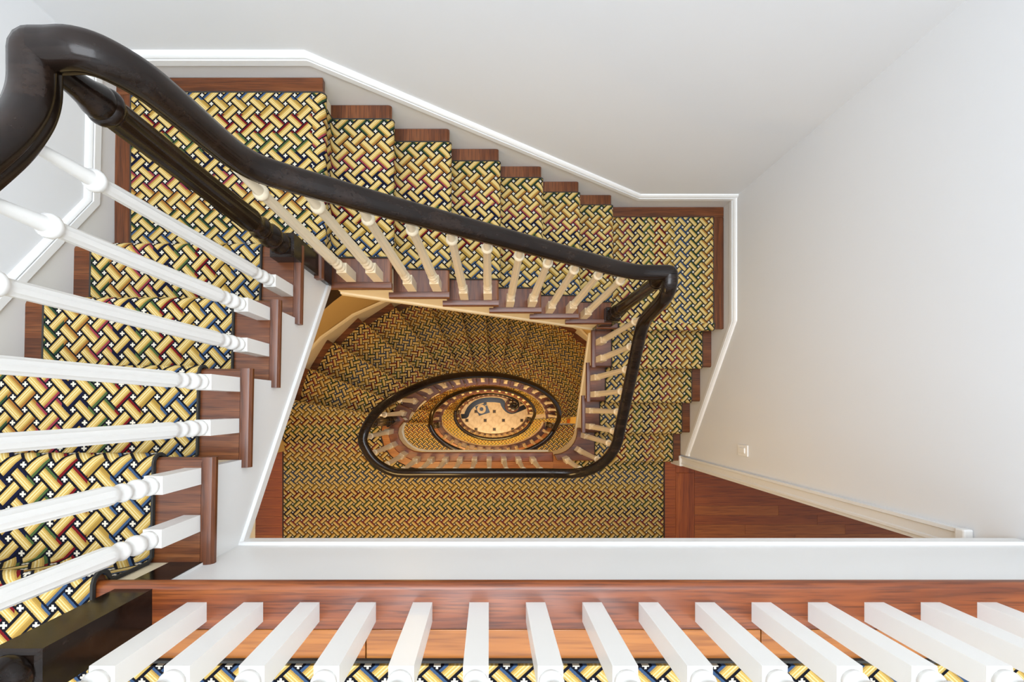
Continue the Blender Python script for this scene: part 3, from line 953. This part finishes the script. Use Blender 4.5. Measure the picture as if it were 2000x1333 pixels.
# middle floor gallery -----------------------------------------------------------
def walk(path, s0, step, count=None):
    """points every step along a polyline"""
    out = []; acc = 0.0; nxt = s0
    for a, b in zip(path[:-1], path[1:]):
        a, b = Vector(a), Vector(b); L = (b - a).length
        while nxt <= acc + L + 1e-9:
            f = (nxt - acc) / L; p = a + (b - a) * f; out.append((p.x, p.y, math.atan2((b - a).y, (b - a).x))); nxt += step
        acc += L
    return out

pB = catmull([Vector((p[0], p[1], 0)) for p in off2(B_IN, -.058)], 4)
b4 = empty('gallery_balustrade', (0, -.47, zB), 'black oval handrail and pale balusters round the middle floor well', 'balustrade')
gal = walk([(p.x, p.y) for p in pB], .155, .1275)
for x, y, a in gal:
    if x < .50: baluster(b4, x, y, zB, .843, .20, a, 'warm_lit')
newel(b4, -.858, -.122, zB, .855, .22, 0, .085, .6)
gp = [(p.x, p.y, zrB) for p in pB if p.x < .30][::-1]
WP = [(-.895, -.25, zrB), (-.884, -.175, zrB - .01), (-.848, -.085, zrB - .07), (-.795, -.002, zrB - .16), (-.72, .0675, zrB - .27)] + [(*IN(TI[j], RB), zB - R_ * j + .872) for j in range(3, 6)]
gp = [q for q in gp if not (q[0] < -.75 and q[1] > -.315)]
p0 = catmull(RB_R + gp[:2], 5); cut = len(p0) - 6
full = p0[:cut + 1]
handrail(full, b3, pre=(.8113, yT - .0068, -1.012), post=p0[cut + 1])
mid = catmull([p0[cut - 1]] + [p0[cut]] + gp[1:] + WP, 3)
JOIN = min(range(len(mid)), key=lambda i: (mid[i] - Vector((-.795, -.002, mid[i].z))).length)
handrail(mid[3:JOIN + 1], b4, pre=p0[cut - 1], post=mid[JOIN + 1])
MID = mid
# winding flights with the gallery at their foot -----------------------------------
def wind_rail(n0, ti, n1, label, gal_t0, gal_t1, newels=True, glabel=None, stop=None):
    z0, z1 = lev(n0), lev(n1)
    N = len(ti) - 1
    root = empty('winding_balustrade', (0, .25, z1), label, 'balustrade')
    lerp = lambda a, b, f: a + (b - a) * f
    for j in range(1, N + 1):
        t = lerp(ti[j - 1], ti[j], .52)
        p = IN(t, RB); q = IN(t - 1, RB)
        baluster(root, p[0], p[1], z0 - R_ * j, .48 * R_ + .84, .15, math.atan2(q[1] - p[1], q[0] - p[0]), low=True, mat='warm_lit')
    pts = []
    for j in range(0, N + 1):
        p = IN(ti[j], RB); pts.append((p[0], p[1], z0 - R_ * j + .872))
    g = None
    if gal_t0 is not None:
        if n1 == nF: WELL[:2] = [(.095, -.19), .755]
        ts = [gal_t0 + (gal_t1 - gal_t0) * i / 28 for i in range(29)]
        gp = [IN(t, RB) for t in ts]
        gz = [Vector((p[0], p[1], z1 + .872)) for p in gp]
        if n0 == 17:
            w = MID[JOIN:-1] + catmull(pts[5:] + gz[1:4], 4); pre_ = MID[JOIN - 1]
        else:
            w = catmull(pts + gz[1:4], 4); pre_ = (*IN(ti[0] + 4, RB), pts[0][2])
        w = w[:-4]
        handrail(w, root, pre=pre_, post=gz[3])
        g = empty('gallery_balustrade', (0, -.63, z1), glabel, 'balustrade')
        for x, y, a in walk(gp, .14, .128)[:-1]:
            baluster(g, x, y, z1, .843, .17, a, low=True, mat='warm_lit')
        handrail(gz[2:], g, pre=w[-2], post=gz[-1] + (gz[-1] - gz[-2]) * .9 - Vector((0, 0, .03)))
        for t in (gal_t0 - 3, gal_t1 + 2):
            p = IN(t, RB); newel(g, p[0], p[1], z1, .855, .22, 0, .085, math.radians(t))
    else:
        # volute over the curtail step
        c = Vector((pts[-1][0] - .03, pts[-1][1] - .15, 0))
        zz = z1 + .95
        sp = []
        d0 = Vector(pts[-1][:2]) - Vector(c[:2]); a0 = math.atan2(d0.y, d0.x); r0 = d0.length
        for k in range(0, 26):
            a = a0 - k * math.radians(22); r = .035 + (r0 - .035) * math.exp(-k / 7.0)
            sp.append((c.x + r * math.cos(a), c.y + r * math.sin(a), zz + (pts[-1][2] - zz) * math.exp(-k / 2.5)))
        handrail(catmull(pts, 4)[:-1] + sp, root)
        for k in range(7):
            a = a0 - k * math.radians(50) - .3
            baluster(root, c.x + .115 * math.cos(a), c.y + .115 * math.sin(a), z1 + R_, .76, .12, a, low=True, mat='warm_lit')
        newel(root, c.x, c.y, z1 + R_, .74, .15, 0, .07)
        return root, c
    return root, g
wind_rail(17, TI, nE, 'black handrail and pale balusters down the first curved flight', -8, -170, glabel='black handrail and pale balusters of the lower gallery in the oval well')
wind_rail(nE, TI2, nF, 'black handrail and pale balusters down the second curved flight', -8, -188, glabel='smallest black oval handrail and balusters deep in the well')
WELL[:2] = [(.095, -.19), .755]
_, vc = wind_rail(nF, TI3, nG, 'black handrail of the lowest curved flight curling into a volute', None, None)
# upper landing gallery ------------------------------------------------------------
b5 = empty('gallery_balustrade', (.3, -.47, 0), 'row of white square based balusters along the upper landing edge', 'balustrade')
x = -.6645
while x < 1.62:
    baluster(b5, x, -.468, 0, .842, .26)
    x += .1283
newel(b5, -.8095, -.459, 0, .848, .26, .42, .086)
handrail([(-.80 + .1 * i, -.468, .872) for i in range(25)], b5)

# ------------------------------------------------------------------ doorway casing and switch
dr = empty('door_1', (XR, -.47, zB), 'white moulded casing of the doorway onto the middle floor', None, None, 'structure')
def casing(y0, y1, z0, z1):
    y = lambda f: y0 + (y1 - y0) * f
    prof = [(0, y(0)), (-.026, y(0)), (-.026, y(.16)), (-.014, y(.22)), (-.014, y(.62)), (-.019, y(.68)), (-.019, y(.80)), (-.010, y(.84)), (-.010, y(1)), (0, y(1))]
    n = len(prof)
    V = [(XR + a, b, z0) for a, b in prof] + [(XR + a, b, z1) for a, b in prof]
    F = [tuple(range(n)), tuple(range(2 * n - 1, n - 1, -1))] + [(i, n + i, n + (i + 1) % n, (i + 1) % n) for i in range(n)]
    return V, F
v, f = casing(-.428, -.512, zB + .2, DOOR_TOP + .10)
mk('side_casing', v, f, M['trim'], dr)
box('plinth_block', XR - .032, XR, -.515, -.424, zB, zB + .2, M['trim'], dr, .006)
box('head_casing', XR - .024, XR, YF, -.512, DOOR_TOP, DOOR_TOP + .10, M['trim'], dr, .004)
box('jamb_lining', XR - .002, XR + .172, -.515, -.500, zB, DOOR_TOP, M['trim'], dr)
box('head_cap', XR - .034, XR, YF, -.424, DOOR_TOP + .10, DOOR_TOP + .135, M['trim'], dr, .006)

sw = empty('light_switch', (XR, -.288, -1.94), 'white square light switch plate on the grey right wall', 'light switch')
box('plate', XR - .008, XR, -.325, -.252, -1.998, -1.882, M['plastic'], sw, .003)
box('rocker', XR - .014, XR - .007, -.306, -.271, -1.972, -1.908, M['plastic'], sw, .002)

# ------------------------------------------------------------------ marble ground floor
fg = floor_root('beige marble tiled ground floor with black inlay at the bottom of the well', (0, -.4, zG - .2))
box('screed', -2.3, 2.3, YF, 1.5, zG - .2, zG - .012, M['grout'], fg)
k_ = (ZC - zG) / 889.0
def gpx(zx, zy): return ((820 + zx * .1403 - 955.5) * k_, (794 - (740 + zy * .1403)) * k_)
hx, hy = .256, .2505
c0 = gpx(782, 582)
tile_me = dot_me = None
for i in range(-7, 8):
    for j in range(-6, 7):
        if (i + j) % 2: continue
        cx, cy = c0[0] + i * hx, c0[1] + j * hy
        if abs(cx) > 1.9 or cy < -1.8 or cy > 1.1: continue
        c = .045; g = .0015
        pts = [(hx - c, -c), (hx - c, c), (c, hy - c), (-c, hy - c), (-hx + c, c), (-hx + c, -c), (-c, -hy + c), (c, -hy + c)]
        pts = [(p[0] * .994, p[1] * .994) for p in pts]
        me = mesh_from(('tile',), prismg(pts, -.012, 0), M['marble'], False)
        place('tile', me, (cx, cy, zG), fg, fix=False)
        me = mesh_from(('tile_dot',), prismg([(-.034, -.034), (.034, -.034), (.034, .034), (-.034, .034)], -.012, 0.0005), M['browndot'], False)
        place('corner_dot', me, (cx + hx, cy, zG), fg, fix=False)
band = [gpx(*p) for p in ((548, 525), (610, 525), (645, 515), (662, 470), (700, 405), (770, 345), (860, 308), (960, 296), (1070, 300), (1140, 318), (1168, 375), (1212, 432), (1280, 460), (1370, 432), (1480, 385), (1560, 350))]
bp = catmull([Vector((p[0], p[1], zG)) for p in band], 5)
v, f = sweep(bp, [(-.066, 0), (.066, 0), (.066, .003), (-.066, .003)], rotate=False)
tag(mk('black_inlay', v, f, M['blackmarble'], fg), 'curved black marble band')
ctr = gpx(858, 425)
a = math.radians(20); s = .165
sq = [(ctr[0] + .03 + s * (math.cos(a) * p - math.sin(a) * q), ctr[1] - .01 + s * .85 * (math.sin(a) * p + math.cos(a) * q)) for p, q in ((-1, -1), (1, -1), (1, 1), (-1, 1))]
prism('black_inlay', sq, zG, zG + .004, M['blackmarble'], fg)
def ring(c, r0, r1, z0, z1, n=28):
    V, F = [], []
    for i in range(n):
        t = 2 * math.pi * i / n
        for r, z in ((r0, z0), (r1, z0), (r1, z1), (r0, z1)):
            V.append((c[0] + r * math.cos(t), c[1] + r * math.sin(t), z))
    for i in range(n):
        for q in range(4):
            F.append((4 * i + q, 4 * i + (q + 1) % 4, 4 * ((i + 1) % n) + (q + 1) % 4, 4 * ((i + 1) % n) + q))
    return V, F
mk('ring_inlay', *ring(ctr, .055, .125, zG + .004, zG + .009), M['marble'], fg)
v, f = extrude_profile([(0, 0), (.018, 0), (.018, .005), (0, .005)], (ctr[0] + .085, ctr[1] + .07, zG + .004), (-.7, .7, 0), (0, 0, 1), (.10, .06, 0))
mk('ring_inlay', v, f, M['marble'], fg)
# curtail step under the volute
n = 20
cs = [(vc.x + .2 * math.cos(2 * math.pi * i / n), vc.y + .2 * math.sin(2 * math.pi * i / n)) for i in range(n)]
cu = empty('curtail_step', (vc.x, vc.y, zG), 'rounded bottom step under the curled handrail on the marble floor', 'step')
prism('tread', cs, zG + R_ - .03, zG + R_, M['oak_x'], cu, bevel=.008)
prism('riser', [(vc.x + .185 * math.cos(2 * math.pi * i / n), vc.y + .185 * math.sin(2 * math.pi * i / n)) for i in range(n)], zG, zG + R_ - .03, M['oak_x'], cu)
